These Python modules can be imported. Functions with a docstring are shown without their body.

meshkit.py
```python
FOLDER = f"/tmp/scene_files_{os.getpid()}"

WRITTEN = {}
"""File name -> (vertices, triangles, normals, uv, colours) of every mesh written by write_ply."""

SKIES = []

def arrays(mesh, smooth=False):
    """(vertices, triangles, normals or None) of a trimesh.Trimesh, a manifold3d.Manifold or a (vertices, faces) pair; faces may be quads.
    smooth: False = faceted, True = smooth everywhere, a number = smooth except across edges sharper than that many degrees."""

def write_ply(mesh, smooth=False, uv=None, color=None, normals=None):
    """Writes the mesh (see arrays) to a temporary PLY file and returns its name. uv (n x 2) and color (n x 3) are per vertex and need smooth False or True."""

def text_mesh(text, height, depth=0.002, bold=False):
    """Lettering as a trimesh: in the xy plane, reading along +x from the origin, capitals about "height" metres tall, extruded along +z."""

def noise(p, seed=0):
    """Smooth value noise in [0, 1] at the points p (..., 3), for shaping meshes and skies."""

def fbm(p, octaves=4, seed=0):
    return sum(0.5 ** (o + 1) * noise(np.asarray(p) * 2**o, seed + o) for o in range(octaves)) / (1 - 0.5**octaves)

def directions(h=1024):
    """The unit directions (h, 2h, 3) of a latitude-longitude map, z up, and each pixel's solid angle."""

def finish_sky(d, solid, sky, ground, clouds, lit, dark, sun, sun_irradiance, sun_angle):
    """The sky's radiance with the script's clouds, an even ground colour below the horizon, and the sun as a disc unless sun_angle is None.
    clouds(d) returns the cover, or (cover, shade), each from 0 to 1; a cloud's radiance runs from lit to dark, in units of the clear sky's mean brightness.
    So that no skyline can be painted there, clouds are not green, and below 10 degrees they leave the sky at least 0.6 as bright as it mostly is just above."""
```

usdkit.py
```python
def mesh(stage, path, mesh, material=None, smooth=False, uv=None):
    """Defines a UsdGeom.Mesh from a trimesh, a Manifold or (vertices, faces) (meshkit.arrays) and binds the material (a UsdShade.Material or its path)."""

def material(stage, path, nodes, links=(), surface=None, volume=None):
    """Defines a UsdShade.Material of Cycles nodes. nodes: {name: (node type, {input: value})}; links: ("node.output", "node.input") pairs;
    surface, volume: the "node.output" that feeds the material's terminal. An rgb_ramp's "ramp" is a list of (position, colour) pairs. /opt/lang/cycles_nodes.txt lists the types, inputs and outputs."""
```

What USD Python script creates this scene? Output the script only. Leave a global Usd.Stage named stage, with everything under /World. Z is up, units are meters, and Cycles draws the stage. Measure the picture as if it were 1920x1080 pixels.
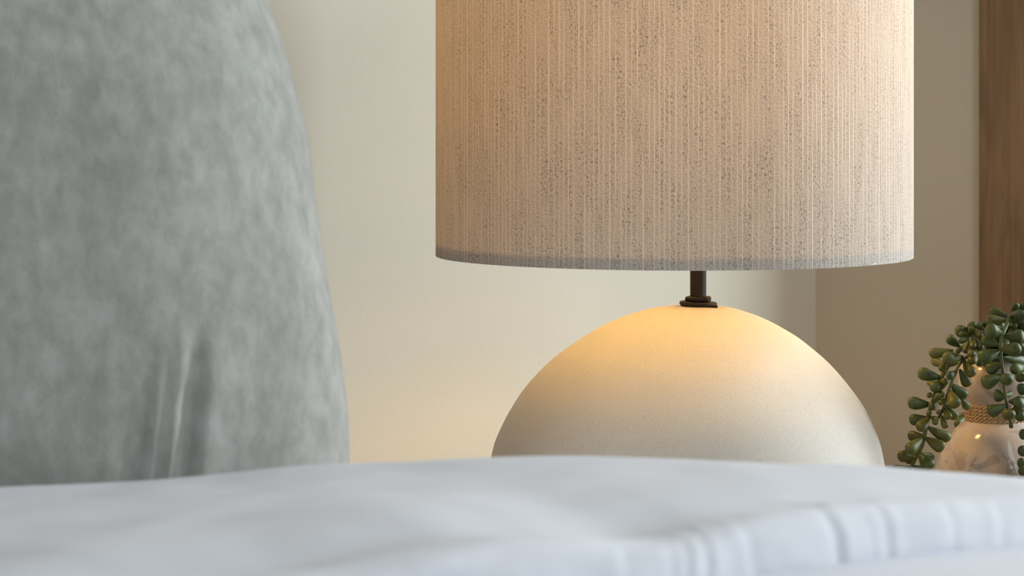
import math
import numpy as np
import trimesh
import manifold3d as m3
from scipy.interpolate import PchipInterpolator, CubicSpline
from pxr import Gf, Sdf, Usd, UsdGeom, UsdLux, UsdShade, Vt
import usdkit, meshkit

stage = Usd.Stage.CreateInMemory()
UsdGeom.SetStageUpAxis(stage, UsdGeom.Tokens.z)
UsdGeom.SetStageMetersPerUnit(stage, 1.0)
UsdGeom.Xform.Define(stage, "/World")
UsdGeom.Scope.Define(stage, "/World/Looks")

# ------------------------------------------------------------------ camera
F = 4450.0          # focal length in pixels of a 1920-wide picture
EYE = 0.83          # eye height
HORIZON = 215.0     # picture row of the eye level (level camera, shifted lens)
cam = UsdGeom.Camera.Define(stage, "/World/Camera")
cam.AddTransformOp().Set(Gf.Matrix4d(1, 0, 0, 0, 0, 0, 1, 0, 0, -1, 0, 0, 0, 0, EYE, 1))
cam.CreateHorizontalApertureAttr(36.0)
cam.CreateVerticalApertureAttr(20.25)
cam.CreateFocalLengthAttr(36.0 * F / 1920)
cam.CreateVerticalApertureOffsetAttr(-(540.0 - HORIZON) * 36.0 / 1920)
cam.CreateFStopAttr(10.0)
cam.CreateFocusDistanceAttr(1.93)
cam.CreateClippingRangeAttr(Gf.Vec2f(0.05, 100))
cam.CreateExposureAttr(0.0)


def rect_light(name, centre, facing, width, height, colour, intensity):
    z = -np.asarray(facing, float) / np.linalg.norm(facing)
    x = np.cross([0, 0, 1.0], z)
    x /= np.linalg.norm(x)
    y = np.cross(z, x)
    l = UsdLux.RectLight.Define(stage, "/World/" + name)
    l.AddTransformOp().Set(Gf.Matrix4d(*x, 0, *y, 0, *z, 0, *map(float, centre), 1))
    l.CreateWidthAttr(width)
    l.CreateHeightAttr(height)
    l.CreateColorAttr(Gf.Vec3f(*colour))
    l.CreateIntensityAttr(intensity)
    return l


# daylight in the tall window beyond the lamp, and in the wide window on the right of the bed
rect_light("daylight_tall_window", (1.56, 2.22, 1.06), (-1, 0, 0), 0.35, 1.22, (0.925, 0.995, 1.04), 24.5)
rect_light("daylight_wide_window", (0.97, 0.65, 1.50), (-1, 0, 0), 1.0, 1.36, (0.91, 0.975, 0.99), 3.9)

# ------------------------------------------------------------------ helpers
E1 = np.array([math.cos(math.radians(28)), math.sin(math.radians(28)), 0.0])     # along the headboard wall, to the right
E2 = np.array([math.sin(math.radians(28)), -math.cos(math.radians(28)), 0.0])    # from the headboard wall to the foot of the bed
CORNER = np.array([0.32, 2.50, 0.0])                                           # corner of the headboard wall and the splayed wall
PHI = math.radians(22)
P1 = np.array([math.cos(PHI), -math.sin(PHI), 0.0])                              # along the splayed wall, to the right
P2 = np.array([-math.sin(PHI), -math.cos(PHI), 0.0])                             # its normal, into the room
UP = np.array([0, 0, 1.0])


def room(u, a, z=0.0):
    """A point u to the left of the corner and a out from the headboard wall."""
    return CORNER - u * E1 + a * E2 + z * UP


def at(px, py, d):
    """The point at depth d that this camera sees at pixel (px, py)."""
    return np.array([(px - 960) * d / F, d, EYE - (py - HORIZON) * d / F])


taken = {}


def numbered(path):
    n = taken.get(path, -1) + 1
    taken[path] = n
    return path if n == 0 else f"{path}_{n:03d}"


def tag(prim, label=None, category=None, group=None, kind=None):
    for k, v in (("label", label), ("category", category), ("group", group), ("kind", kind)):
        if v:
            prim.SetCustomDataByKey(k, v)
    return prim


def thing(name, label, category, loc=(0, 0, 0), group=None):
    x = UsdGeom.Xform.Define(stage, numbered("/World/" + name))
    x.AddTranslateOp().Set(Gf.Vec3d(*map(float, loc)))
    return tag(x.GetPrim(), label, category, group)


ORIGIN = {}


def obj(name, mesh, material, parent=None, smooth=False, uv=None, label=None):
    """One mesh; vertices are given in world coordinates and stored relative to the thing's base."""
    path = numbered((str(parent.GetPath()) if parent else "/World") + "/" + name)
    v, f, n = meshkit.arrays(mesh, False)
    if parent:
        top = "/".join(str(parent.GetPath()).split("/")[:3])
        base = UsdGeom.Xformable(stage.GetPrimAtPath(top)).GetLocalTransformation().ExtractTranslation()
        v = v - np.array(base)
    m = usdkit.mesh(stage, path, (v, f), material, smooth=smooth, uv=uv)
    if label:
        m.GetPrim().SetCustomDataByKey("label", label)
    return m.GetPrim()


def struct(name, mesh, material, label, category, smooth=False):
    o = obj(name, mesh, material, None, smooth)
    return tag(o, label, category, kind="structure")


def prism(poly, z0, z1):
    """A vertical prism over a convex plan polygon."""
    poly = np.asarray(poly, float)[:, :2]
    m = trimesh.convex.convex_hull(np.vstack([np.c_[poly, np.full(len(poly), z0)], np.c_[poly, np.full(len(poly), z1)]]))
    return m


def join(*ms):
    return trimesh.util.concatenate([m if isinstance(m, trimesh.Trimesh) else trimesh.Trimesh(*m, process=False) for m in ms])


def frame_box(o, ax, ay, az, lo, hi, bevel=0.0):
    """A box in the axes ax, ay, az from o, between lo and hi, its edges rounded."""
    lo, hi = np.array(lo, float), np.array(hi, float)
    if bevel > 0:
        s = m3.Manifold.sphere(bevel, 12)
        pts = [s.translate([x, y, z]) for x in (lo[0] + bevel, hi[0] - bevel) for y in (lo[1] + bevel, hi[1] - bevel) for z in (lo[2] + bevel, hi[2] - bevel)]
        b = m3.Manifold.batch_hull(pts).to_mesh()
        v, f = np.array(b.vert_properties[:, :3], float), np.array(b.tri_verts)
    else:
        b = trimesh.creation.box(bounds=[lo, hi])
        v, f = np.array(b.vertices), np.array(b.faces)
    M = np.stack([ax, ay, az])
    w = np.asarray(o) + v @ M
    if np.linalg.det(M) < 0:
        f = f[:, ::-1]
    return trimesh.Trimesh(w, f, process=False)


def lathe(profile, n=64, centre=(0, 0, 0)):
    """profile: (radius, z) from the bottom to the top; ends on the axis are closed."""
    p = np.asarray(profile, float)
    ang = np.arange(n) * 2 * np.pi / n
    v = np.stack([np.outer(p[:, 0], np.cos(ang)), np.outer(p[:, 0], np.sin(ang)), np.repeat(p[:, 1:], n, 1)], -1).reshape(-1, 3)
    i, j = np.meshgrid(np.arange(len(p) - 1), np.arange(n), indexing="ij")
    a, b = i * n + j, i * n + (j + 1) % n
    f = np.stack([a, b, b + n, a + n], -1).reshape(-1, 4)
    f = np.vstack([f[:, [0, 1, 2]], f[:, [0, 2, 3]]])
    m = trimesh.Trimesh(v + np.asarray(centre), f, process=True)
    m.update_faces(m.nondegenerate_faces())
    return m


def grid(P, close_u=False):
    """Triangles of a (rows, columns, 3) array of points."""
    r, c = P.shape[:2]
    i, j = np.meshgrid(np.arange(r - 1), np.arange(c if close_u else c - 1), indexing="ij")
    a, b = i * c + j, i * c + (j + 1) % c
    f = np.stack([a, b, b + c, a + c], -1).reshape(-1, 4)
    return trimesh.Trimesh(P.reshape(-1, 3), np.vstack([f[:, [0, 1, 2]], f[:, [0, 2, 3]]]), process=False)


def tube(points, radius, n=10, caps=True):
    p = np.asarray(points, float)
    r = np.broadcast_to(np.asarray(radius, float), len(p))
    t = np.gradient(p, axis=0)
    t /= np.linalg.norm(t, axis=1, keepdims=True)
    ref = np.array([0, 0, 1.0]) if abs(t[0, 2]) < 0.9 else np.array([1.0, 0, 0])
    rows = []
    nrm = ref - t[0] * (ref @ t[0])
    for k in range(len(p)):
        nrm = nrm - t[k] * (nrm @ t[k])
        nrm /= np.linalg.norm(nrm)
        bi = np.cross(t[k], nrm)
        ang = np.arange(n) * 2 * np.pi / n
        rows.append(p[k] + r[k] * (np.outer(np.cos(ang), nrm) + np.outer(np.sin(ang), bi)))
    P = np.array(rows)
    if caps:
        P = np.concatenate([np.repeat(p[None, :1], n, 1), P, np.repeat(p[None, -1:], n, 1)])
    m = grid(P, True)
    m.merge_vertices()
    m.update_faces(m.nondegenerate_faces())
    return m


def curve(points, n):
    p = np.asarray(points, float)
    s = np.r_[0, np.cumsum(np.linalg.norm(np.diff(p, axis=0), axis=1))]
    return CubicSpline(s, p)(np.linspace(0, s[-1], n))


# ------------------------------------------------------------------ materials
def mat(name, nodes, links=(), surface="p.BSDF"):
    return usdkit.material(stage, "/World/Looks/" + name, nodes, links, surface=surface)


def plain(name, colour, rough=0.6, **kw):
    return mat(name, {"p": ("principled_bsdf", {"base_color": colour, "roughness": rough, **kw})})


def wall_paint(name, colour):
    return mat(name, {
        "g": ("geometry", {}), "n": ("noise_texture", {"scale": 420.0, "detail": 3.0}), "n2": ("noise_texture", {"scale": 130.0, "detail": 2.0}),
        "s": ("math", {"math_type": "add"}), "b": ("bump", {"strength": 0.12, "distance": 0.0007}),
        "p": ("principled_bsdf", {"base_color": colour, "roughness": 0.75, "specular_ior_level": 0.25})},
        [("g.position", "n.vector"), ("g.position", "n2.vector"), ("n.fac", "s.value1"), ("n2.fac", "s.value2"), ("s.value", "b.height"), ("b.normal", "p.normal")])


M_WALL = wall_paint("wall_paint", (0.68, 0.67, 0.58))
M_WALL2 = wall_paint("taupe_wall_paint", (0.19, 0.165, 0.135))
M_WALL3 = wall_paint("shade_tinted_wall_paint", (0.57, 0.52, 0.42))  # the wall paint again, darker and browner: shade put into the colour
M_CEIL = plain("ceiling_paint", (0.42, 0.40, 0.37), 0.8)
M_TRIM = plain("white_trim", (0.78, 0.77, 0.74), 0.4)


def wood(name, dark, light, along, rough=0.45):
    sc = (3.0, 34.0, 34.0) if along == "x" else (55.0, 55.0, 6.0)
    sc2 = (6.0, 300.0, 300.0) if along == "x" else (300.0, 300.0, 6.0)
    return mat(name, {
        "g": ("geometry", {}), "m": ("mapping", {"scale": sc}), "m2": ("mapping", {"scale": sc2}),
        "n": ("noise_texture", {"scale": 1.0, "detail": 4.0, "roughness": 0.55, "distortion": 0.6}), "n2": ("noise_texture", {"scale": 1.0, "detail": 2.0}),
        "x": ("mix_float", {"fac": 0.3}), "r": ("rgb_ramp", {"ramp": [(0.25, dark), (0.5, tuple(0.5 * (a + b) for a, b in zip(dark, light))), (0.72, light)]}),
        "b": ("bump", {"strength": 0.15, "distance": 0.001}),
        "p": ("principled_bsdf", {"roughness": rough, "specular_ior_level": 0.35})},
        [("g.position", "m.vector"), ("g.position", "m2.vector"), ("m.vector", "n.vector"), ("m2.vector", "n2.vector"), ("n.fac", "x.a"), ("n2.fac", "x.b"),
         ("x.result", "r.fac"), ("r.color", "p.base_color"), ("n2.fac", "b.height"), ("b.normal", "p.normal")])


M_CASING = wood("casing_wood", (0.125, 0.068, 0.030), (0.33, 0.20, 0.10), "z")
M_TABLE = wood("table_wood", (0.24, 0.13, 0.06), (0.42, 0.26, 0.14), "x")
M_FLOOR = wood("floor_oak", (0.30, 0.19, 0.11), (0.46, 0.32, 0.2), "x", 0.5)

# linen of the lamp shade: st.x = metres round the drum, st.y = metres up
def linen():
    """st = (metres round the drum, metres up): fine upright ribs, a twill between them, dark slubs."""
    m = lambda t, **k: ("math", {"math_type": t, **k})
    nz = lambda d=1.0: ("noise_texture", {"dimensions": "2D", "scale": 1.0, "detail": d, "roughness": 0.6})
    rng_ = lambda a, b, c=0.0, d=1.0: ("map_range", {"from_min": a, "from_max": b, "to_min": c, "to_max": d, "clamp": True})
    nodes = {
        "uv": ("uvmap", {"attribute": "st"}), "sx": ("separate_xyz", {}),
        "mj": ("mapping", {"scale": (60.0, 0.5, 1.0)}), "jit": nz(1.0),
        "ph": m("multiply", value2=2 * math.pi * 236), "pj": m("multiply_add", value2=6.0), "sn": m("sine"), "rib0": rng_(0.45, 0.97),
        "ma": ("mapping", {"scale": (230.0, 7.0, 1.0)}), "amp": nz(2.0), "ampr": rng_(0.38, 0.60, 0.1, 1.0), "rib": m("multiply"),
        "mb0": ("mapping", {"rotation": (0, 0, math.radians(-37))}), "mb": ("mapping", {"scale": (560.0, 1900.0, 1.0)}), "twill": nz(1.0), "mt": rng_(0.42, 0.62),
        "mc": ("mapping", {"scale": (1100.0, 420.0, 1.0)}), "slub": nz(1.0), "ms": rng_(0.54, 0.68),
        "md": ("mapping", {"scale": (110.0, 20.0, 1.0)}), "cloud": nz(3.0), "mcl": rng_(0.40, 0.62, 0.12, 1.0),
        "nrib": m("subtract", value1=1.0), "tw": m("multiply"), "tw2": m("multiply", value2=0.62), "sl": m("multiply"), "sl2": m("multiply", value2=0.80),
        "sl3": m("multiply"), "nr2": rng_(0.0, 1.0, 1.0, 0.35), "ribf": m("multiply", value2=0.62),
        "c1": ("mix", {"color1": (0.70, 0.665, 0.61), "color2": (0.30, 0.28, 0.26)}), "c2": ("mix", {"color2": (0.16, 0.148, 0.14)}), "c3": ("mix", {"color2": (0.78, 0.745, 0.68)}),
        "hgt": m("subtract"), "b": ("bump", {"strength": 0.35, "distance": 0.0004}),
        "d": ("diffuse_bsdf", {}), "t": ("translucent_bsdf", {}), "mx": ("mix_closure", {"fac": 0.29}),
    }
    links = [("uv.UV", "sx.vector"), ("uv.UV", "mj.vector"), ("mj.vector", "jit.vector"), ("sx.x", "ph.value1"), ("jit.fac", "pj.value1"), ("ph.value", "pj.value3"), ("pj.value", "sn.value1"), ("sn.value", "rib0.value"),
             ("uv.UV", "ma.vector"), ("ma.vector", "amp.vector"), ("amp.fac", "ampr.value"), ("rib0.result", "rib.value1"), ("ampr.result", "rib.value2"),
             ("uv.UV", "mb0.vector"), ("mb0.vector", "mb.vector"), ("uv.UV", "mc.vector"), ("uv.UV", "md.vector"), ("mb.vector", "twill.vector"), ("mc.vector", "slub.vector"), ("md.vector", "cloud.vector"),
             ("twill.fac", "mt.value"), ("slub.fac", "ms.value"), ("cloud.fac", "mcl.value"),
             ("rib.value", "nrib.value2"), ("mt.result", "tw.value1"), ("nrib.value", "tw.value2"), ("tw.value", "tw2.value1"),
             ("ms.result", "sl.value1"), ("mcl.result", "sl.value2"), ("sl.value", "sl2.value1"), ("rib.value", "nr2.value"), ("sl2.value", "sl3.value1"), ("nr2.result", "sl3.value2"),
             ("tw2.value", "c1.fac"), ("c1.color", "c2.color1"), ("sl3.value", "c2.fac"), ("rib.value", "ribf.value1"), ("c2.color", "c3.color1"), ("ribf.value", "c3.fac"),
             ("rib.value", "hgt.value1"), ("tw2.value", "hgt.value2"), ("hgt.value", "b.height"), ("c3.color", "d.color"), ("c3.color", "t.color"), ("b.normal", "d.normal"),
             ("d.BSDF", "mx.closure1"), ("t.BSDF", "mx.closure2")]
    return mat("oatmeal_linen", nodes, links, "mx.closure")


M_LINEN = linen()
M_HEM = mat("hem_linen", {"d": ("diffuse_bsdf", {"color": (0.6, 0.57, 0.52)}), "t": ("translucent_bsdf", {"color": (0.75, 0.68, 0.58)}), "mx": ("mix_closure", {"fac": 0.28})}, [("d.BSDF", "mx.closure1"), ("t.BSDF", "mx.closure2")], "mx.closure")
M_LINING = mat("shade_lining", {"d": ("diffuse_bsdf", {"color": (0.85, 0.82, 0.76)}), "t": ("translucent_bsdf", {"color": (0.85, 0.76, 0.62)}), "mx": ("mix_closure", {"fac": 0.45})},
               [("d.BSDF", "mx.closure1"), ("t.BSDF", "mx.closure2")], "mx.closure")
M_BLACK = plain("blackened_metal", (0.016, 0.0125, 0.0105), 0.6, specular_ior_level=0.3)
M_STEEL = plain("wire_steel", (0.55, 0.55, 0.54), 0.35, metallic=1.0)
M_BULB = mat("lit_bulb", {"e": ("emission", {"color": (1.0, 0.565, 0.155), "strength": 90.0})}, [], "e.emission")
M_THREAD = plain("white_thread", (0.9, 0.88, 0.82), 0.8)
M_BASE = mat("speckled_ceramic", {
    "c": ("texture_coordinate", {}), "v": ("voronoi_texture", {"scale": 640.0}), "w": ("math", {"math_type": "less_than", "value2": 0.22}),
    "sep": ("separate_color", {}), "k": ("math", {"math_type": "greater_than", "value2": 0.62}), "kk": ("math", {"math_type": "multiply"}), "km": ("math", {"math_type": "multiply", "value2": 0.6}),
    "n": ("noise_texture", {"scale": 9.0, "detail": 4.0}), "r": ("rgb_ramp", {"ramp": [(0.3, (0.60, 0.58, 0.52)), (0.7, (0.65, 0.63, 0.57))]}),
    "x": ("mix", {"color2": (0.22, 0.19, 0.15)}), "n2": ("noise_texture", {"scale": 700.0, "detail": 3.0}), "b": ("bump", {"strength": 0.2, "distance": 0.0006}),
    "p": ("principled_bsdf", {"roughness": 0.72, "specular_ior_level": 0.3})},
    [("c.object", "v.vector"), ("c.object", "n.vector"), ("c.object", "n2.vector"), ("v.distance", "w.value1"), ("v.color", "sep.color"), ("sep.r", "k.value1"),
     ("w.value", "kk.value1"), ("k.value", "kk.value2"), ("kk.value", "km.value1"), ("n.fac", "r.fac"), ("r.color", "x.color1"), ("km.value", "x.fac"), ("x.color", "p.base_color"),
     ("n2.fac", "b.height"), ("b.normal", "p.normal")])
M_VELVET = mat("sage_velvet", {
    "g": ("texture_coordinate", {}), "m": ("mapping", {"scale": (1.0, 1.0, 0.62)}), "n": ("noise_texture", {"scale": 85.0, "detail": 3.5, "roughness": 0.6, "distortion": 0.2}),
    "n1": ("noise_texture", {"scale": 16.0, "detail": 2.0}), "x": ("mix_float", {"fac": 0.35}),
    "r": ("rgb_ramp", {"ramp": [(0.32, (0.275, 0.28, 0.257)), (0.5, (0.35, 0.355, 0.33)), (0.68, (0.44, 0.445, 0.425))]}),
    "w": ("noise_texture", {"scale": 900.0, "detail": 2.0}), "b": ("bump", {"strength": 0.3, "distance": 0.001}),
    "p": ("principled_bsdf", {"roughness": 0.9, "specular_ior_level": 0.1, "sheen_weight": 1.0, "sheen_roughness": 0.3, "sheen_tint": (0.95, 0.97, 0.97)})},
    [("g.object", "m.vector"), ("m.vector", "n.vector"), ("m.vector", "n1.vector"), ("n.fac", "x.a"), ("n1.fac", "x.b"), ("x.result", "r.fac"), ("r.color", "p.base_color"),
     ("g.object", "w.vector"), ("w.fac", "b.height"), ("b.normal", "p.normal")])
M_SHEET = mat("white_cotton", {
    "g": ("geometry", {}), "n": ("noise_texture", {"scale": 55.0, "detail": 3.0}), "b": ("bump", {"strength": 0.12, "distance": 0.002}),
    "p": ("principled_bsdf", {"base_color": (0.835, 0.85, 0.91), "roughness": 0.8, "specular_ior_level": 0.15, "sheen_weight": 0.1})},
    [("g.position", "n.vector"), ("n.fac", "b.height"), ("b.normal", "p.normal")])
M_GREY = plain("grey_upholstery", (0.30, 0.30, 0.28), 0.9)
M_GLAZE = mat("reflection_patch_glaze", {
    "c": ("texture_coordinate", {}), "m": ("mapping", {"scale": (1, 1, 1.2)}), "n": ("noise_texture", {"scale": 26.0, "detail": 2.0, "distortion": 1.0}),
    "r": ("rgb_ramp", {"ramp": [(0.0, (0.35, 0.285, 0.235)), (0.44, (0.36, 0.295, 0.24)), (0.455, (0.47, 0.39, 0.32)), (0.60, (0.48, 0.40, 0.33)), (0.615, (0.385, 0.315, 0.26)), (1.0, (0.395, 0.325, 0.27))]}),  # paler patches painted in as reflections of lamp and leaves
    "b": ("bump", {"strength": 0.10, "distance": 0.001}),
    "p": ("principled_bsdf", {"roughness": 0.13, "specular_ior_level": 0.5})},
    [("c.object", "m.vector"), ("m.vector", "n.vector"), ("n.fac", "r.fac"), ("r.color", "p.base_color"), ("n.fac", "b.height"), ("b.normal", "p.normal")])
M_JUTE = mat("jute", {
    "c": ("texture_coordinate", {}), "n": ("noise_texture", {"scale": 900.0, "detail": 3.0}), "r": ("rgb_ramp", {"ramp": [(0.3, (0.22, 0.13, 0.06)), (0.65, (0.50, 0.34, 0.19))]}),
    "b": ("bump", {"strength": 0.6, "distance": 0.0008}), "p": ("principled_bsdf", {"roughness": 0.9})},
    [("c.object", "n.vector"), ("n.fac", "r.fac"), ("r.color", "p.base_color"), ("n.fac", "b.height"), ("b.normal", "p.normal")])


def leaf_look(name, a, b):
    return mat(name, {
        "c": ("geometry", {}), "n": ("noise_texture", {"scale": 70.0, "detail": 3.0}), "r": ("rgb_ramp", {"ramp": [(0.3, a), (0.7, b)]}),
        "p": ("principled_bsdf", {"roughness": 0.46, "specular_ior_level": 0.4})},
        [("c.position", "n.vector"), ("n.fac", "r.fac"), ("r.color", "p.base_color")])


M_LEAF = [leaf_look("leaf_green", (0.036, 0.058, 0.013), (0.080, 0.105, 0.024)),
          leaf_look("leaf_olive", (0.060, 0.066, 0.010), (0.112, 0.113, 0.021)),
          leaf_look("leaf_blue_green", (0.028, 0.052, 0.018), (0.062, 0.092, 0.034))]
M_STEM = plain("stem_green", (0.10, 0.11, 0.03), 0.55)
M_SOIL = plain("soil", (0.05, 0.035, 0.025), 0.95)

# ------------------------------------------------------------------ the room
H = 2.5


def wall_between(a, b, thick=0.12, z0=0.0, z1=H):
    """A wall whose inner face runs from a to b (plan); the room lies on the right of a -> b."""
    a, b = np.array(a[:2], float), np.array(b[:2], float)
    d = (b - a) / np.linalg.norm(b - a)
    out = np.array([-d[1], d[0]]) * thick
    return prism([a, b, b + out, a + out], z0, z1)


B = CORNER + 0.30 * P1                        # end of the splayed wall, where the casing ends
BQ = B - 0.25 * P2                            # the return behind the casing
L0 = CORNER - 3.216 * E1
XR, XL, YR, YN = 1.58, L0[0], 2.62, -2.6
struct("floor", frame_box((0, 0, 0), (1, 0, 0), (0, 1, 0), UP, (XL - 0.2, YN - 0.2, -0.1), (XR + 0.2, YR + 0.2, 0)), M_FLOOR, "oak floor under the bed", "floor")
struct("ceiling", frame_box((0, 0, 0), (1, 0, 0), (0, 1, 0), UP, (XL - 0.2, YN - 0.2, H), (XR + 0.2, YR + 0.2, H + 0.1)), M_CEIL, "white ceiling above the bedroom", "ceiling")
struct("wall_back", wall_between(L0 - 0.1 * E1, CORNER), M_WALL, "warm white plaster wall behind the lamp, bright daylight raking across it", "wall")
struct("wall_right", wall_between(CORNER, B, 0.25), M_WALL3, "stretch of wall with shade painted into its beige colour, between the lamp and the wood upright", "wall")
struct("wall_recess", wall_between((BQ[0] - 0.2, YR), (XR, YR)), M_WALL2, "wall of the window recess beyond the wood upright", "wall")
w0, w1, wz0, wz1 = 2.03, 2.41, 0.44, 1.68     # the tall side window
XB = 0.99                                     # the side wall comes closer beside the bed
v0, v1, vz0, vz1 = 0.13, 1.17, 0.80, 2.20     # the wide window there
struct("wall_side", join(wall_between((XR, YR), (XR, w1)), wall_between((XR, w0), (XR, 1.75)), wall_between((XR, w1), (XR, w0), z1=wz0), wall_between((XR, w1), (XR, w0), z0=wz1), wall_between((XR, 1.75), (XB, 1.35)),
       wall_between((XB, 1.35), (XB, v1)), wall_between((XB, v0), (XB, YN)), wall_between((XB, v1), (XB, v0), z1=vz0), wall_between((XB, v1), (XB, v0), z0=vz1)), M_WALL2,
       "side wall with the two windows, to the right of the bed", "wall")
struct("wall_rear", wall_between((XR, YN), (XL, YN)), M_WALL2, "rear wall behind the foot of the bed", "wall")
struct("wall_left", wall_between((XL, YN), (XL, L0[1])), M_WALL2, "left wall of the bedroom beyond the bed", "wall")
struct("baseboard_back", frame_box(CORNER, -E1, E2, UP, (0.02, 0.0005, 0.0), (3.1, 0.016, 0.10), 0.004), M_TRIM, "white skirting board along the wall behind the bed", "baseboard")
struct("trim_1", frame_box(CORNER, P1, P2, UP, (0.1735, 0.0005, 0.0), (0.298, 0.012, 2.35), 0.003), M_CASING, "brown grained wood upright on the wall behind the potted succulent", "wood trim", 30)


def window(name, o, ax, nrm, w, z0, z1, bars, label):
    """A frame round the opening, ax along the wall, nrm into the room."""
    t = UsdGeom.Xform.Define(stage, "/World/" + name)
    t.AddTranslateOp().Set(Gf.Vec3d(*map(float, o)))
    tag(t.GetPrim(), label, "window", kind="structure")
    b = lambda lo, hi: frame_box(o, ax, nrm, UP, lo, hi, 0.004)
    for lo, hi in (((0, -0.1, z0), (0.03, 0.0, z1)), ((w - 0.03, -0.1, z0), (w, 0.0, z1)), ((0.03, -0.1, z0), (w - 0.03, 0.0, z0 + 0.03)), ((0.03, -0.1, z1 - 0.03), (w - 0.03, 0.0, z1))):
        obj("frame_piece", b(lo, hi), M_TRIM, t.GetPrim(), 30)


window("window_1", (XR, w0, 0), np.array([0, 1.0, 0]), np.array([-1.0, 0, 0]), w1 - w0, wz0, wz1, 0, "tall narrow white framed window lighting the lamp from the right")
window("window_2", (XB, v0, 0), np.array([0, 1.0, 0]), np.array([-1.0, 0, 0]), v1 - v0, vz0, vz1, 1, "wide white framed window in the side wall close to the bed")

# ------------------------------------------------------------------ the bed
BU0, BU1 = 0.66, 2.26
MZ = 0.53                                    # top of the mattress
bed = thing("bed", "grey upholstered bed frame with padded headboard under the white bedding", "bed", room(1.46, 1.1))
obj("base", frame_box(CORNER, -E1, E2, UP, (BU0, 0.12, 0.10), (BU1, 2.15, 0.30), 0.02), M_GREY, bed, 30)
obj("headboard", frame_box(CORNER, -E1, E2, UP, (BU0, 0.02, 0.05), (BU1, 0.115, 1.02), 0.03), M_GREY, bed, 30)
for u in (BU0 + 0.08, BU1 - 0.08):
    for a in (0.25, 2.03):
        obj("leg", lathe([(0, 0), (0.018, 0), (0.024, 0.099), (0, 0.099)], 20, room(u, a)), M_TABLE, bed, 40)
mt = obj("mattress", frame_box(CORNER, -E1, E2, UP, (BU0 + 0.01, 0.13, 0.302), (BU1 - 0.01, 2.13, MZ), 0.04), M_SHEET, None, 40)
tag(mt, "white mattress under the duvet", "mattress")

# the duvet: its cover over the foot of the bed, and the turned-back fold that crosses the bed
FOLD = np.array([0.0, 1.006, 0.0])           # a point of the folded edge
nose_px = np.array([600, 800, 960, 1100, 1250, 1350, 1420, 1500, 1600, 1750, 1920.0])
nose_py = np.array([1066, 1034, 1013, 1010, 1014, 990, 972, 958, 946, 935, 925.0])
sl = math.tan(math.radians(28))
nose_d = FOLD[1] / (1 - sl * (nose_px - 960) / F)
nose_s = (nose_px - 960) * nose_d / F / E1[0]
nose_z = EYE - (nose_py - HORIZON) * nose_d / F
nose = PchipInterpolator(np.r_[-2.2, -0.4, nose_s, 0.34, 0.8], np.r_[0.640, 0.640, nose_z, nose_z[-1], 0.64])
rid_px = np.array([-900, -400, 0, 200, 400, 550, 655, 900, 1150, 1350, 1500, 1700, 1920, 2300.0])
rid_py = np.array([945, 925, 904, 894, 879, 865, 857, 855, 851, 857, 864, 874, 886, 915.0])
rid_d = np.interp(rid_px, [-900, 0, 1920, 2300], [1.36, 1.307, 1.204, 1.18])
rid_x = (rid_px - 960) * rid_d / F
rid_z = EYE - (rid_py - HORIZON) * rid_d / F
ridge_d = PchipInterpolator(np.r_[-2.5, rid_x, 1.0], np.r_[1.36, rid_d, 1.15])
ridge_z = PchipInterpolator(np.r_[-2.5, rid_x, 1.0], np.r_[rid_z[0], rid_z, rid_z[-1]])


def smooth(x):
    x = np.clip(x, 0, 1)
    return x * x * (3 - 2 * x)


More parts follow.
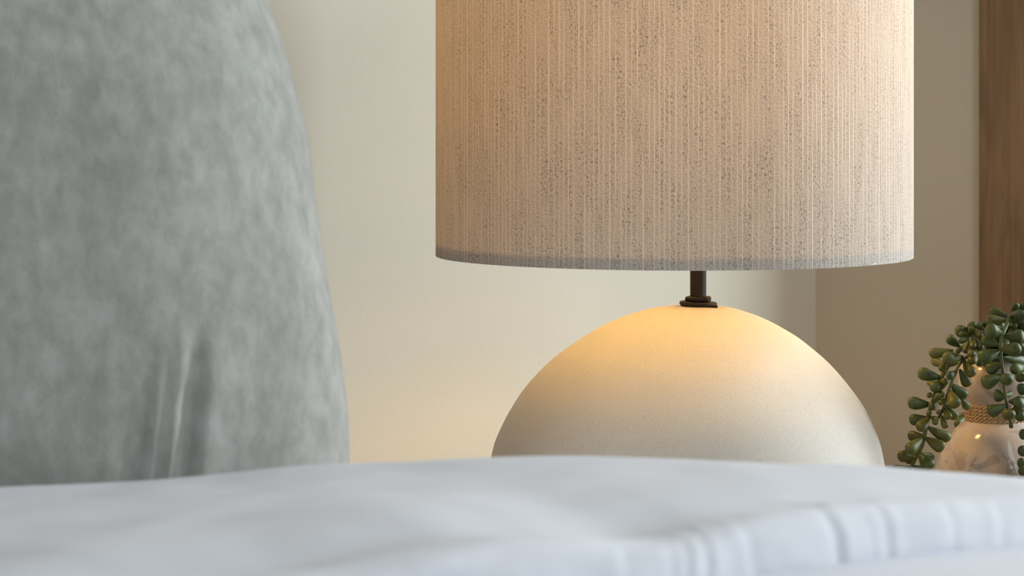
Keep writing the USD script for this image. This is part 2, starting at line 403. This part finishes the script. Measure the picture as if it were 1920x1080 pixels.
def fold_top(s, r):
    """Height of the turned-back fold at s along its edge and r behind it, towards the headboard."""
    p = FOLD + s[..., None] * E1 - r[..., None] * E2
    x, d = p[..., 0], p[..., 1]
    t = d - ridge_d(x)
    rr = np.maximum(ridge_d(x) - (d - 0.906 * r), 0.03) / 0.906
    w = smooth(r / np.maximum(rr, 0.06))
    z = nose(s) * (1 - w) + (ridge_z(x) - 0.0035) * w
    z = z - 0.0065 * np.exp(-((r - 0.05) / 0.03) ** 2) * (1 - w) * (0.8 + 1.4 * meshkit.noise(np.stack([s * 9, r * 0, r * 0], -1), 3))
    z = z - np.where(t > 0, 0.085 * (1 - np.exp(-(t / 0.15) ** 2)), 0)
    u = -((x - CORNER[0]) * E1[0] + (d - CORNER[1]) * E1[1])
    a = (x - CORNER[0]) * E2[0] + (d - CORNER[1]) * E2[1]
    u0 = np.interp(a, [0.55, 0.9], [0.80, 0.565])
    z = z - 0.30 * smooth((u0 - u) / 0.13)
    n = meshkit.fbm(np.stack([s * 7 + 3.1, r * 9, 0 * s], -1), 3, 5) - 0.5
    n2 = meshkit.fbm(np.stack([s * 20 + 3.1 + r * 20, r * 12 - s * 6, 0 * s], -1), 2, 15) - 0.5
    z = z + (0.008 * n + 0.0015 * n2) * smooth(r / 0.05)
    return np.where(u > 0.655, np.maximum(z, MZ + 0.016), z)


duvet = thing("duvet", "white cotton duvet turned back in a thick soft fold across the bed in front", "duvet", room(1.46, 1.3))
S = np.r_[np.linspace(-1.75, -0.45, 160), np.linspace(-0.44, 0.46, 520)]
TH = 0.030                                    # thickness of the folded edge
ang = np.radians(np.linspace(-90, 80, 22))
R = np.r_[np.linspace(0.016, 0.12, 40), np.linspace(0.125, 0.42, 80)]
rng = np.random.default_rng(7)
cs = np.sort(rng.uniform(-1.7, 0.46, 120))     # creases across the folded edge
pleat = np.zeros_like(S)
for c in cs:
    w = rng.uniform(0.002, 0.007)
    pleat += rng.uniform(-0.55, 0.4) * np.exp(-((S - c) / w) ** 2)
pxs = lambda p: (p - 960) * FOLD[1] / (1 - sl * (p - 960) / F) / F / E1[0]
for p_, w, h in ((1574, 0.0028, -2.4), (1592, 0.0040, 0.9), (1640, 0.004, -0.5), (1668, 0.0026, -1.3), (1686, 0.003, 1.0), (1416, 0.0040, -1.5), (1400, 0.003, 0.5), (1330, 0.0028, -1.2), (1345, 0.003, 0.8),
                (1292, 0.0026, -1.0), (1305, 0.003, 0.8), (1262, 0.003, -0.7), (1180, 0.003, -0.6), (1790, 0.003, -0.7), (1802, 0.003, 0.5), (1880, 0.003, -0.6)):
    pleat += h * np.exp(-((S - pxs(p_)) / w) ** 2)
pleat = np.clip(pleat, -2.8, 2.0)
rows = []
top0 = fold_top(S, np.full_like(S, 0.016))
wob = meshkit.noise(np.stack([S * 9, 0 * S, 0 * S], -1), 9) - 0.5
slant = meshkit.noise(np.stack([S * 14 + 7, 0 * S, 0 * S], -1), 31) - 0.35
for a_ in ang:                                # round the nose from its underside to its top
    zz = top0 - TH / 2 + TH / 2 * np.sign(math.sin(a_)) * abs(math.sin(a_)) ** 0.75
    rr = 0.016 - 0.016 * max(math.cos(a_), 0.0) ** 0.6
    pa = np.interp(S + 0.012 * slant * (a_ / 1.4), S, pleat)
    soft = meshkit.fbm(np.stack([S * 26, a_ * 0.9 + 0 * S, 0 * S], -1), 3, 40) - 0.5
    rr = rr - (pa * 0.00085 + soft * 0.005) * math.cos(a_ * 0.9) + 0.005 * wob
    rows.append(np.c_[(FOLD + S[:, None] * E1 - np.broadcast_to(rr, S.shape)[:, None] * E2)[:, :2], zz])
for r_ in R:
    z = fold_top(S, np.full_like(S, r_)) + 0.0004 * pleat * math.exp(-((r_ - 0.016) / 0.02) ** 2)
    rows.append(np.c_[(FOLD + S[:, None] * E1 - r_ * E2)[:, :2], z])
under = []
for r_ in R[::-4]:                            # the underside, back to the nose
    z = fold_top(S, np.full_like(S, r_))
    z = np.where(z > MZ, np.maximum(z - TH * 0.98, np.minimum(MZ + 0.004, z - 0.012)), z - TH * 0.98)
    under.append(np.c_[(FOLD + S[:, None] * E1 - r_ * E2)[:, :2], z])
G = np.array(rows + under + [rows[0]])
fm = grid(G)
for k_ in (0, -1):                            # close the two ends
    e = G[:-1, k_]
    n_ = len(rows) + len(under)
    tri = np.c_[np.zeros(n_ - 2, int), np.arange(1, n_ - 1), np.arange(2, n_)]
    fm = join(fm, (e, tri))
fm.merge_vertices()
fm.fix_normals()
obj("turned_back_fold", fm, M_SHEET, duvet, True)

uu, aa = np.meshgrid(np.linspace(0.49, 2.42, 150), np.linspace(0.98, 2.26, 120))


def cover_top(u, a):
    p = CORNER - u[..., None] * E1 + a[..., None] * E2
    z = 0.6235 + 0.010 * (meshkit.fbm(np.stack([u * 4, a * 4, 0 * u], -1), 3, 21) - 0.5)
    z = z - 0.045 * smooth((1.08 - a) / 0.10)
    edge = np.maximum(smooth((0.595 - u) / 0.105), smooth((u - 2.27) / 0.15))
    edge = np.maximum(edge, smooth((a - 2.12) / 0.13))
    return z - 0.33 * edge


top = np.stack([*np.moveaxis((CORNER - uu[..., None] * E1 + aa[..., None] * E2)[..., :2], -1, 0), cover_top(uu, aa)], -1)
low = top.copy()
low[..., 2] -= 0.028
cm = join(grid(top), grid(low[:, ::-1]))
ring = lambda T: np.vstack([T[0], T[1:, -1], T[-1, ::-1][1:], T[1:-1, 0][::-1], T[:1, 0]])
sk = grid(np.stack([ring(low), ring(top)]))
cm = join(cm, sk)
cm.merge_vertices()
cm.fix_normals()
obj("cover", cm, M_SHEET, duvet, True)

# ------------------------------------------------------------------ cushions
def cushion_mesh(right, left, zb, zt, base, lean, T, q=0.5, pleats=(), seed=1, n=130):
    """A filled cushion in the plane of E1 and a leaning up-axis: right/left give the seam's place along E1 for a height 0..1."""
    upv = UP * math.cos(lean) - E2 * math.sin(lean)
    nrm = E2 * math.cos(lean) + UP * math.sin(lean)
    th = np.linspace(-np.pi / 2, np.pi / 2, n)
    s, t = np.meshgrid(np.sin(th), np.sin(th))          # denser at the seam
    k = (t + 1) / 2
    R_, L_ = right(k), left(k)
    p = (R_ + L_) / 2 + (R_ - L_) / 2 * s
    belly = np.clip(1 - np.abs(s) ** 2.6, 0, 1) ** q * np.clip(1 - np.abs(t) ** 3.0, 0, 1) ** q
    hgt = (zt - zb) / math.cos(lean)
    out = []
    for side in (1, -1):
        P = np.asarray(base) + p[..., None] * E1 + (k * hgt)[..., None] * upv
        h = T * belly
        if side == 1:
            for pc, pw, amp, k0, k1, slope in pleats:
                cx = pc + slope * (k - k0)
                h = h + amp * np.exp(-((p - cx) / pw) ** 2) * smooth((k1 - k) / (k1 - k0)) * np.minimum(belly * 3, 1)
            nz = meshkit.fbm(P * 9, 3, seed) - 0.5
            h = h + 0.010 * nz * np.minimum(belly * 2, 1)
        out.append(P + side * h[..., None] * nrm)
    a, b = grid(out[0]), grid(out[1][:, ::-1])
    m = join(a, b)
    m.merge_vertices(digits_vertex=6)
    m.update_faces(m.nondegenerate_faces())
    m.fix_normals()
    return m


CD = 1.55
cz = lambda py: EYE - (py - HORIZON) * CD / F
edge_py = np.array([-260, -180, -90, 0, 30, 60, 130, 225, 320, 430, 550, 650, 740, 800, 860, 960.0, 1085])
edge_px = np.array([440, 492, 498, 503, 508, 519, 543, 568, 584, 598, 617, 635, 648, 655, 657, 652.0, 610])
ZB = 0.535
cb = room(0.97, 0.655, ZB)
LEAN = math.radians(11)
cup = UP * math.cos(LEAN) - E2 * math.sin(LEAN)
ex, kk = [], []
for x_, y_ in zip(edge_px, edge_py):          # where the sight line through the picture's cushion edge meets the cushion's plane
    ray = np.array([(x_ - 960) / F, 1.0, -(y_ - HORIZON) / F])
    q = np.linalg.solve(np.stack([E1, cup, -ray], 1), np.array([0, 0, EYE]) - cb)
    ex.append(q[0] - 0.003)
    kk.append(q[1])
ex, kk = np.array(ex), np.array(kk)
hgt_ = kk.max()
ZT = ZB + hgt_ * math.cos(LEAN)
kk = kk / hgt_
RIGHT = PchipInterpolator(kk[::-1], ex[::-1], extrapolate=True)
LEFT = lambda k: -0.33 + 0.03 * np.sin(k * np.pi) + 0.02 * k
pl = []
for x_, w_, a_, k1_ in ((266, 0.0042, 0.0055, 0.36), (304, 0.0042, 0.0062, 0.37), (285, 0.0055, -0.0035, 0.36), (328, 0.008, -0.0070, 0.40), (360, 0.009, 0.0030, 0.38), (245, 0.010, -0.0035, 0.36)):
    ray = np.array([(x_ - 960) / F, 1.0, -(860 - HORIZON) / F])
    q = np.linalg.solve(np.stack([E1, cup, -ray], 1), np.array([0, 0, EYE]) - (cb + 0.05 * E2))
    pl.append((q[0], w_, a_, q[1] / hgt_ - 0.03, k1_, 0.06))
cu = thing("velvet_cushion", "grey green crushed velvet cushion standing upright at the left, gathered at its foot", "cushion", cb)
cmesh = cushion_mesh(RIGHT, LEFT, ZB, ZT, cb, LEAN, 0.080, 0.5, pl, 4)
obj("cover", cmesh, M_VELVET, cu, True)

for pa_ in (0.285, 0.455):
    pb = room(1.02, pa_, MZ + 0.004)
    pm = cushion_mesh(lambda k: 0.22 + 0 * k, lambda k: -0.5 + 0 * k, MZ + 0.004, MZ + 0.42, pb, math.radians(12), 0.07, 0.5, (), 8, 60)
    tag(obj("pillow", pm, M_SHEET, None, True), "white bed pillow behind the velvet cushion, " + ("against the headboard" if pa_ < 0.3 else "the nearer of the two"), "pillow")

# ------------------------------------------------------------------ bedside table
TZ = EYE - 0.382                              # its top
tb = thing("bedside_table", "low brown wood bedside table under the lamp, beside the bed", "bedside table", room(0.27, 0.33))
TB = lambda lo, hi, bv=0.004: frame_box(CORNER, -E1, E2, UP, lo, hi, bv)
obj("table_top", TB((-0.08, 0.10, TZ - 0.025), (0.62, 0.56, TZ)), M_TABLE, tb, 30)
obj("body", TB((-0.06, 0.115, 0.16), (0.60, 0.535, TZ - 0.0252)), M_TABLE, tb, 30)
for z0, z1 in ((0.17, 0.285), (0.29, TZ - 0.035)):
    dr = obj("drawer", TB((-0.05, 0.5352, z0), (0.59, 0.552, z1)), M_TABLE, tb, 30)
    obj("knob", trimesh.Trimesh(*meshkit.arrays(frame_box(CORNER, -E1, E2, UP, (0.255, 0.5522, (z0 + z1) / 2 - 0.012), (0.285, 0.575, (z0 + z1) / 2 + 0.012), 0.008))[:2]), M_BLACK, dr, 30)
for u in (-0.02, 0.56):
    for a in (0.155, 0.495):
        obj("leg", lathe([(0, 0), (0.013, 0), (0.02, 0.1598), (0, 0.1598)], 20, room(u, a)), M_TABLE, tb, 40)

# ------------------------------------------------------------------ table lamp
LD = 2.0
sc = LD / F
lamp = thing("table_lamp", "table lamp with a big oatmeal linen drum shade on a speckled pebble base", "lamp", (at(1288, 0, LD)[0], LD, TZ))
lx = lambda px: (px - 960) * sc
lz = lambda py: EYE - (py - HORIZON) * sc
base_py = np.array([573.5, 575, 579, 585, 593, 604, 617, 634, 652, 672, 692, 713, 736, 765, 800, 840, 872, 910, 950, 990, 1025, 1050, 1062, 1065])
left_px = np.array([1308, 1262, 1228, 1202, 1176, 1149, 1122, 1094, 1067, 1040, 1018, 998, 979, 960, 941, 925, 919, 917, 924, 945, 985, 1040, 1095, 1150])
right_px = np.array([1312, 1348, 1376, 1396, 1420, 1445, 1469, 1497, 1520, 1544, 1564, 1582, 1600, 1620, 1637, 1650, 1655, 1656, 1648, 1627, 1590, 1535, 1480, 1425])
arc = np.r_[0, np.cumsum(np.hypot(np.diff(base_py), np.diff(right_px - left_px) / 2))]
tt = np.linspace(0, arc[-1], 110)
by, bl, br = (PchipInterpolator(arc, a.astype(float))(tt) for a in (base_py, left_px, right_px))
th = np.arange(120) * 2 * np.pi / 120
hw = (br - bl) / 2 * sc
cx = lx((br + bl) / 2)
P = np.stack([cx[:, None] + hw[:, None] * np.cos(th), LD + 0.96 * hw[:, None] * np.sin(th), np.repeat(lz(by)[:, None], 120, 1)], -1)
P[..., 2] -= P[..., 2].min() - TZ - 0.0003
P = np.concatenate([P[:1].mean(1, keepdims=True).repeat(120, 1), P, P[-1:].mean(1, keepdims=True).repeat(120, 1)])
bm = grid(P[::-1], True)
bm.merge_vertices()
bm.update_faces(bm.nondegenerate_faces())
bm.fix_normals()
obj("base", bm, M_BASE, lamp, True, label="off-white speckled pebble-shaped ceramic lamp base")

tilt = trimesh.transformations.rotation_matrix(math.radians(2.0), [0, 1, 0])
PX = lx(1309)


def tilted(m, z):
    m = m.copy()
    m.apply_transform(tilt)
    m.apply_translation([PX, LD, z])
    return m


def rounded_disc(r, h, bev, n=48, inner=0.0):
    a = np.radians(np.linspace(-90, 0, 6))
    prof = [(inner, 0)] + [(r - bev + bev * math.cos(x), bev + bev * math.sin(x)) for x in a] + [(r - bev + bev * math.cos(-x), h - bev - bev * math.sin(x)) for x in a[::-1]] + [(inner, h)]
    return lathe(prof, n)


obj("washer", tilted(rounded_disc(0.0158, 0.0034, 0.0013), lz(573.0)), M_BLACK, lamp, 40)
lug = frame_box((0, 0, 0), (1, 0, 0), (0, 1, 0), UP, (0.0035, -0.0152, -0.0022), (0.0152, -0.0040, 0.0020), 0.0008)
obj("washer_lug", tilted(lug, lz(573.0)), M_BLACK, lamp, 40)
hexa = [(0.0096 * math.cos(a), 0.0096 * math.sin(a)) for a in np.radians(np.arange(6) * 60 + 12)]
ball = m3.Manifold.sphere(0.0018, 16)
nut = m3.Manifold.batch_hull([ball.translate([x, y, z]) for x, y in hexa for z in (0.0018, 0.0028)]).to_mesh()
nm = trimesh.Trimesh(np.array(nut.vert_properties[:, :3], float) + [PX, LD, lz(565.6)], np.array(nut.tri_verts), process=False)
obj("nut", nm, M_BLACK, lamp, 30)
obj("post", lathe([(0.0, lz(564)), (0.0068, lz(564)), (0.0068, lz(360)), (0.0, lz(360))], 40, (PX, LD, 0)), M_BLACK, lamp, 40)

# the shade: linen outside, lining inside, a turned hem and a wire ring at both ends
SX, SR, SZ0, SZ1 = lx(1262), 0.2, EYE - 0.1184, EYE + 0.185
shade_n = 240


def drum(r, z0, z1, rows, wobble=0.0):
    a = np.linspace(0, 2 * np.pi, shade_n + 1)
    z = np.linspace(z0, z1, rows)
    A, Z = np.meshgrid(a, z)
    rr = r + wobble * (meshkit.noise(np.stack([np.cos(A) * 3 + 5, np.sin(A) * 3 + 5, Z * 6], -1), 2) - 0.5)
    P = np.stack([SX + rr * np.cos(A), LD + rr * np.sin(A), Z], -1)
    uv = np.stack([A * r, Z - z0], -1).reshape(-1, 2)
    return grid(P), uv


d, uv = drum(SR, SZ0, SZ1, 24)
shade = obj("shade", d, M_LINEN, lamp, True, uv, label="oatmeal linen drum lamp shade with fine vertical ribs")
d, uv = drum(SR - 0.0009, SZ0 + 0.0005, SZ1 - 0.0005, 4)
d.invert()
obj("lining", d, M_LINING, shade, True)
d, uv = drum(SR - 0.0016, SZ0, SZ0 + 0.0095, 3)
d.invert()
obj("hem", d, M_HEM, shade, True)
d, uv = drum(SR - 0.0016, SZ1 - 0.0095, SZ1, 3)
d.invert()
obj("hem", d, M_HEM, shade, True)
ca = np.linspace(0, 2 * np.pi, 121)
for z in (SZ0 + 0.0022, SZ1 - 0.0022):
    obj("wire_ring", tube(np.c_[SX + (SR - 0.0035) * np.cos(ca), LD + (SR - 0.0035) * np.sin(ca), np.full(121, z)], 0.0015, 8, False), M_STEEL, shade, True)
FZ = lz(300)
ft = obj("spider_fitter", lathe([(0.007, FZ - 0.002), (0.021, FZ - 0.002), (0.021, FZ + 0.002), (0.007, FZ + 0.002), (0.007, FZ - 0.002)], 40, (PX, LD, 0)), M_STEEL, lamp, 40)
for k in range(3):
    a = math.radians(75 + 120 * k)
    e = np.array([SX + (SR - 0.0035) * math.cos(a), LD + (SR - 0.0035) * math.sin(a), SZ0 + 0.004])
    s0 = np.array([PX + 0.02 * math.cos(a), LD + 0.02 * math.sin(a), FZ])
    obj("spoke", tube(np.linspace(s0, e, 6), 0.0013, 8), M_STEEL, ft, True)
obj("socket", lathe([(0.0, lz(362)), (0.016, lz(362)), (0.019, lz(340)), (0.019, lz(205)), (0.0165, lz(190)), (0, lz(190))], 40, (PX, LD, 0)), M_BLACK, lamp, 40)
BZ = lz(0)
bp = [(0.0, BZ - 0.066), (0.012, BZ - 0.065), (0.0135, BZ - 0.048)] + [(0.03 * math.cos(x) if x > -0.9 else 0.03 * math.cos(x), BZ + 0.03 * math.sin(x)) for x in np.linspace(-1.0, math.pi / 2, 14)]
obj("bulb", lathe(bp, 32, (PX, LD, 0)), M_BULB, lamp, True)
tp = curve([at(1622, 493, 1.822), at(1627, 496, 1.82), at(1635, 496.3, 1.82), at(1641, 493, 1.824)], 14)
obj("loose_thread", tube(tp, 0.00035, 6), M_THREAD, shade, True)

# ------------------------------------------------------------------ vase
VD, VX = 2.05, 1868
vs = VD / F
vr = lambda w: w * vs
vz = lambda py: EYE - (py - HORIZON) * vs
vc = np.array([(VX - 960) * vs, VD, 0])
vase = thing("vase", "glazed beige gourd-shaped vase with jute tied round its waist, holding the succulent", "vase", (vc[0], VD, TZ))
prof = [(0, 1044), (60, 1044), (78, 1040), (98, 1015), (113, 975), (119, 935), (117, 900), (112, 880), (103, 852), (92, 830), (78, 808), (64, 794), (55, 786), (52, 776), (52, 762), (55, 754), (62, 744), (69, 728), (72, 712), (69, 694),
        (60, 680), (50, 672), (46, 668), (44, 668), (42, 671), (45, 680), (40, 700)]
pr = np.array(prof, float)
ps = np.r_[0, np.cumsum(np.hypot(*np.diff(pr, axis=0).T))]
pp = PchipInterpolator(ps, pr)(np.linspace(0, ps[-1], 110))
pp[-1] = (0, 700)
vprof = np.c_[vr(pp[:, 0]), vz(pp[:, 1])]
vprof[:, 1] += TZ + 0.0003 - vprof[:, 1].min()
obj("body", lathe(vprof, 96, (vc[0], VD, 0)), M_GLAZE, vase, True)
tw = []
N = 900
hh = np.linspace(0, 1, N)
for ph in (0, np.pi):
    a = hh * 2 * np.pi * 5 + 2.5
    ra = vr(54.0) + 0.0010 * np.cos(hh * 2 * np.pi * 95 + ph)
    z = vz(786.5) + hh * (vz(755) - vz(786.5)) + 0.0010 * np.sin(hh * 2 * np.pi * 95 + ph)
    tw.append(tube(np.c_[vc[0] + ra * np.cos(a), VD + ra * np.sin(a), z], 0.00135, 7))
for q in ([(1816, 757), (1810, 750), (1806, 746), (1803, 747)], [(1816, 762), (1807, 757), (1801, 753), (1797, 748)]):
    tw.append(tube(curve([at(x, y, VD - 0.012) for x, y in q], 12), 0.0007, 6))
obj("jute_tie", join(*tw), M_JUTE, vase, True)

# ------------------------------------------------------------------ trailing succulent
plant = thing("trailing_succulent", "trailing green succulent with fat bead-like leaves spilling from the gourd vase", "plant", (vc[0], VD, vz(690)))
obj("soil", lathe([(0, vz(697)), (vr(39), vz(697)), (vr(38), vz(688)), (vr(20), vz(684)), (0, vz(683))], 40, (vc[0], VD, 0)), M_SOIL, plant, 40)
zp = lambda x, y, dd=0.0: at(1640 + x / 3.0, 540 + y / 3.0, VD - dd)
rng = np.random.default_rng(11)


def leaf(b, t, w, flat=0.85):
    """A fat teardrop leaf from its stalk b to its round end t, w wide."""
    b, t = np.asarray(b), np.asarray(t)
    ax = t - b
    L = np.linalg.norm(ax)
    ax = ax / L
    s = np.r_[0, 0.06, 0.14, 0.25, 0.38, 0.5, 0.62, 0.73, 0.82, 0.9, 0.955, 0.988, 1.0]
    r = np.interp(s, [0, 0.06, 0.14, 0.25, 0.38, 0.5, 0.62, 0.73, 0.82, 0.9, 0.955, 0.988, 1.0], [0.0, 0.26, 0.38, 0.54, 0.71, 0.84, 0.95, 1.0, 0.97, 0.85, 0.65, 0.36, 0.0]) * w / 2
    v1 = np.cross(ax, [0.15, 1.0, 0.1])
    v1 /= np.linalg.norm(v1)
    v2 = np.cross(ax, v1)
    n = 14
    a = np.arange(n) * 2 * np.pi / n
    sag = np.array([0, 0, -0.10 * L])
    P = (b + np.outer(s * L, ax))[:, None] + r[:, None, None] * (np.cos(a)[None, :, None] * v1 + flat * np.sin(a)[None, :, None] * v2) + (np.sin(s * np.pi) * 0.35)[:, None, None] * sag
    m = grid(P, True)
    m.merge_vertices()
    m.update_faces(m.nondegenerate_faces())
    m.fix_normals()
    return m


def sprig(path, leaves, radius, tones, dn=40):
    """A stem along the path of (x, y, towards the camera), with its leaves: (bx, by, tx, ty, width, base nearer, tip nearer)."""
    p = curve([zp(*q) for q in path], dn)
    st = obj("stem", tube(p, np.linspace(radius, radius * 0.6, dn), 10), M_STEM, plant, True)
    for bx, by, tx, ty, w, db, dt in leaves:
        b, t = zp(bx, by, db), zp(tx, ty, dt)
        k = np.argmin(((p - b)[:, [0, 2]] ** 2).sum(1))
        b = b + np.array([0, p[k, 1] - b[1], 0]) * 0.6
        obj("leaf", leaf(b, t, w / 3.0 * vs), M_LEAF[rng.choice(3, p=tones)], st, True)


OL, GR, BL = (0.2, 0.8, 0.0), (0.75, 0.1, 0.15), (0.5, 0.0, 0.5)
# the long stem hanging down on the left
sprig([(640, 470, 0.0), (560, 330, 0.035), (480, 345, 0.05), (400, 460, 0.055), (350, 560, 0.055), (330, 630, 0.055), (308, 700, 0.055), (285, 800, 0.055), (266, 890, 0.05), (235, 950, 0.045), (205, 1010, 0.04), (170, 1100, 0.035)], [
    (480, 332, 410, 272, 58, .05, .05), (445, 350, 306, 368, 62, .05, .055), (400, 430, 322, 405, 52, .05, .035), (375, 505, 244, 472, 72, .055, .06),
    (420, 520, 318, 562, 66, .055, .07), (350, 545, 298, 528, 38, .055, .04), (322, 655, 186, 640, 72, .055, .055), (303, 728, 194, 742, 66, .055, .05), (312, 722, 246, 790, 66, .055, .07),
    (292, 778, 426, 848, 66, .055, .05), (280, 832, 190, 830, 62, .055, .045), (278, 838, 184, 915, 72, .055, .07), (284, 842, 392, 902, 72, .055, .06),
    (242, 925, 132, 950, 66, .05, .055), (250, 925, 318, 1015, 80, .05, .06), (250, 925, 328, 955, 50, .05, .03), (232, 955, 178, 972, 46, .05, .03), (206, 1005, 98, 1010, 36, .04, .05), (208, 1000, 280, 1030, 50, .04, .04),
    (326, 605, 300, 600, 34, .055, .06), (350, 645, 314, 665, 48, .055, .065), (335, 690, 345, 615, 46, .055, .04), (400, 470, 372, 440, 40, .055, .07), (345, 585, 385, 600, 40, .055, .07), (330, 640, 362, 600, 38, .055, .075), (318, 690, 300, 705, 34, .055, .07), (360, 545, 400, 520, 46, .055, .07), (312, 720, 352, 742, 36, .055, .07), (200, 1030, 130, 1090, 66, .04, .05), (190, 1050, 260, 1100, 66, .04, .04)], 0.0024, OL)
# the thinner stem beside it
sprig([(660, 470, 0.0), (590, 380, 0.05), (500, 400, 0.06), (455, 470, 0.065), (430, 540, 0.067), (405, 610, 0.067), (385, 680, 0.066), (355, 735, 0.064)], [
    (500, 388, 392, 388, 72, .06, .085), (470, 420, 392, 415, 48, .06, .04), (465, 470, 413, 495, 50, .065, .08), (478, 455, 530, 552, 60, .065, .06), (500, 402, 552, 492, 66, .06, .075),
    (430, 540, 510, 612, 72, .067, .06), (420, 572, 455, 668, 78, .067, .08), (402, 655, 458, 732, 60, .067, .06), (390, 670, 420, 735, 46, .067, .075), (372, 712, 405, 788, 42, .065, .07), (360, 722, 332, 765, 34, .065, .07),
    (478, 615, 528, 672, 52, .05, .04), (400, 620, 362, 648, 36, .067, .075), (390, 690, 350, 700, 30, .066, .07)], 0.0018, OL)
# two leaves behind the waist of the vase
sprig([(600, 520, -0.05), (540, 600, -0.045), (525, 690, -0.04), (500, 790, -0.04)], [(535, 690, 482, 740, 56, -.04, -.045), (515, 720, 456, 775, 56, -.04, -.03)], 0.0015, GR)
# the pale young rosette
sprig([(670, 440, 0.02), (600, 340, 0.05), (548, 268, 0.062)], [
    (545, 265, 541, 218, 34, .062, .07), (545, 262, 478, 258, 34, .062, .07), (545, 268, 474, 300, 36, .062, .075), (550, 262, 580, 238, 36, .062, .07), (552, 265, 602, 262, 42, .062, .075),
    (550, 275, 553, 328, 40, .062, .08), (560, 280, 602, 345, 44, .06, .075), (530, 290, 512, 368, 48, .06, .065), (565, 320, 545, 425, 56, .055, .07), (585, 350, 592, 440, 44, .05, .06), (548, 300, 545, 380, 50, .06, .08)], 0.0014, OL)
# the stem in front of the vase
sprig([(700, 440, 0.01), (790, 210, 0.05), (757, 165, 0.07), (735, 225, 0.085), (712, 290, 0.09), (708, 345, 0.09), (714, 410, 0.088), (722, 480, 0.086), (730, 560, 0.085), (740, 640, 0.083), (755, 710, 0.08), (766, 760, 0.078)], [
    (718, 255, 634, 232, 84, .09, .10), (705, 322, 603, 282, 66, .09, .08), (705, 348, 590, 398, 82, .09, .095), (760, 162, 648, 128, 60, .07, .06), (752, 178, 626, 180, 64, .075, .075),
    (728, 268, 842, 272, 80, .088, .095), (708, 345, 812, 338, 76, .09, .115), (722, 388, 842, 408, 60, .089, .07), (716, 425, 630, 462, 72, .088, .08), (718, 490, 604, 540, 80, .086, .09),
    (728, 520, 746, 506, 76, .086, .108), (735, 610, 678, 602, 70, .084, .075), (740, 658, 636, 700, 72, .083, .085), (750, 690, 756, 712, 76, .081, .104), (752, 640, 835, 628, 52, .084, .075),
    (762, 735, 769, 790, 24, .078, .078), (735, 600, 770, 590, 40, .085, .06)], 0.0021, GR)
# the stems over and beside the right edge
sprig([(720, 440, 0.0), (800, 190, 0.04), (870, 240, 0.07), (880, 400, 0.085), (872, 560, 0.085), (850, 680, 0.08), (868, 800, 0.075), (872, 920, 0.07), (868, 1060, 0.06)], [
    (862, 340, 780, 350, 56, .08, .07), (870, 440, 770, 455, 66, .085, .10), (868, 500, 795, 500, 56, .085, .075), (872, 555, 808, 572, 66, .085, .09), (865, 620, 794, 652, 72, .085, .10), (855, 690, 800, 720, 74, .08, .09),
    (850, 690, 770, 700, 60, .08, .07), (868, 820, 824, 822, 60, .075, .08), (868, 900, 820, 920, 62, .075, .085), (868, 980, 812, 985, 60, .07, .075), (868, 1010, 822, 1030, 60, .065, .08),
    (875, 620, 930, 650, 70, .085, .09), (870, 720, 930, 760, 70, .08, .09), (872, 860, 935, 880, 66, .075, .08), (880, 430, 950, 440, 70, .085, .09), (880, 520, 940, 540, 70, .085, .09)], 0.0021, GR)
sprig([(720, 440, -0.01), (860, 230, 0.02), (960, 330, 0.04), (1000, 480, 0.05), (1010, 640, 0.05), (1000, 780, 0.05)], [
    (930, 290, 870, 230, 70, .03, .04), (960, 330, 1010, 270, 70, .04, .05), (985, 420, 1070, 400, 72, .05, .05), (995, 470, 930, 520, 72, .05, .06), (1005, 560, 1080, 580, 72, .05, .05), (1008, 620, 950, 660, 70, .05, .06),
    (1010, 680, 1070, 730, 70, .05, .06), (1002, 760, 950, 800, 70, .05, .05), (1000, 780, 1040, 850, 60, .05, .05)], 0.0021, GR)
# the crown of leaves over the mouth
sprig([(700, 450, 0.0), (690, 330, 0.0), (760, 190, 0.02), (820, 110, 0.03)], [
    (770, 178, 836, 148, 80, .05, .085), (775, 130, 800, 92, 44, .04, .05), (800, 120, 850, 95, 50, .03, .045), (760, 210, 850, 215, 70, .03, .05), (700, 215, 622, 195, 52, .02, .03), (690, 300, 640, 260, 70, .0, .03),
    (720, 270, 740, 330, 70, .02, .06), (690, 250, 700, 190, 66, .0, .0), (800, 260, 870, 300, 80, .0, .04), (830, 180, 900, 190, 80, .0, .04), (820, 130, 880, 150, 70, .03, .03), (760, 300, 830, 330, 76, .0, .06)], 0.002, BL)
sprig([(690, 450, 0.0), (640, 330, 0.01), (600, 270, 0.02), (560, 240, 0.02)], [
    (600, 250, 535, 205, 66, .02, .03), (560, 255, 458, 235, 70, .02, .03), (590, 260, 600, 205, 50, .02, .01), (640, 320, 600, 250, 66, .01, .04), (630, 340, 660, 280, 66, .01, .05), (640, 360, 560, 370, 66, .01, .05),
    (660, 390, 620, 420, 56, .02, .06), (650, 370, 700, 400, 60, .01, .06), (620, 300, 660, 230, 50, .01, .02)], 0.0018, BL)
# leaves filling the crown behind and between these
fill = []
for k in range(26):
    bx, by = rng.uniform(640, 840), rng.uniform(210, 400)
    a = rng.uniform(0, 2 * math.pi)
    d0 = rng.uniform(-0.02, 0.035)
    fill.append((bx, by, bx + 75 * math.cos(a), by + 55 * math.sin(a), rng.uniform(52, 74), d0, d0 + rng.uniform(-0.01, 0.03)))
sprig([(690, 450, 0.0), (720, 360, 0.005), (750, 280, 0.01), (790, 210, 0.01)], fill, 0.002, (0.15, 0.55, 0.3))
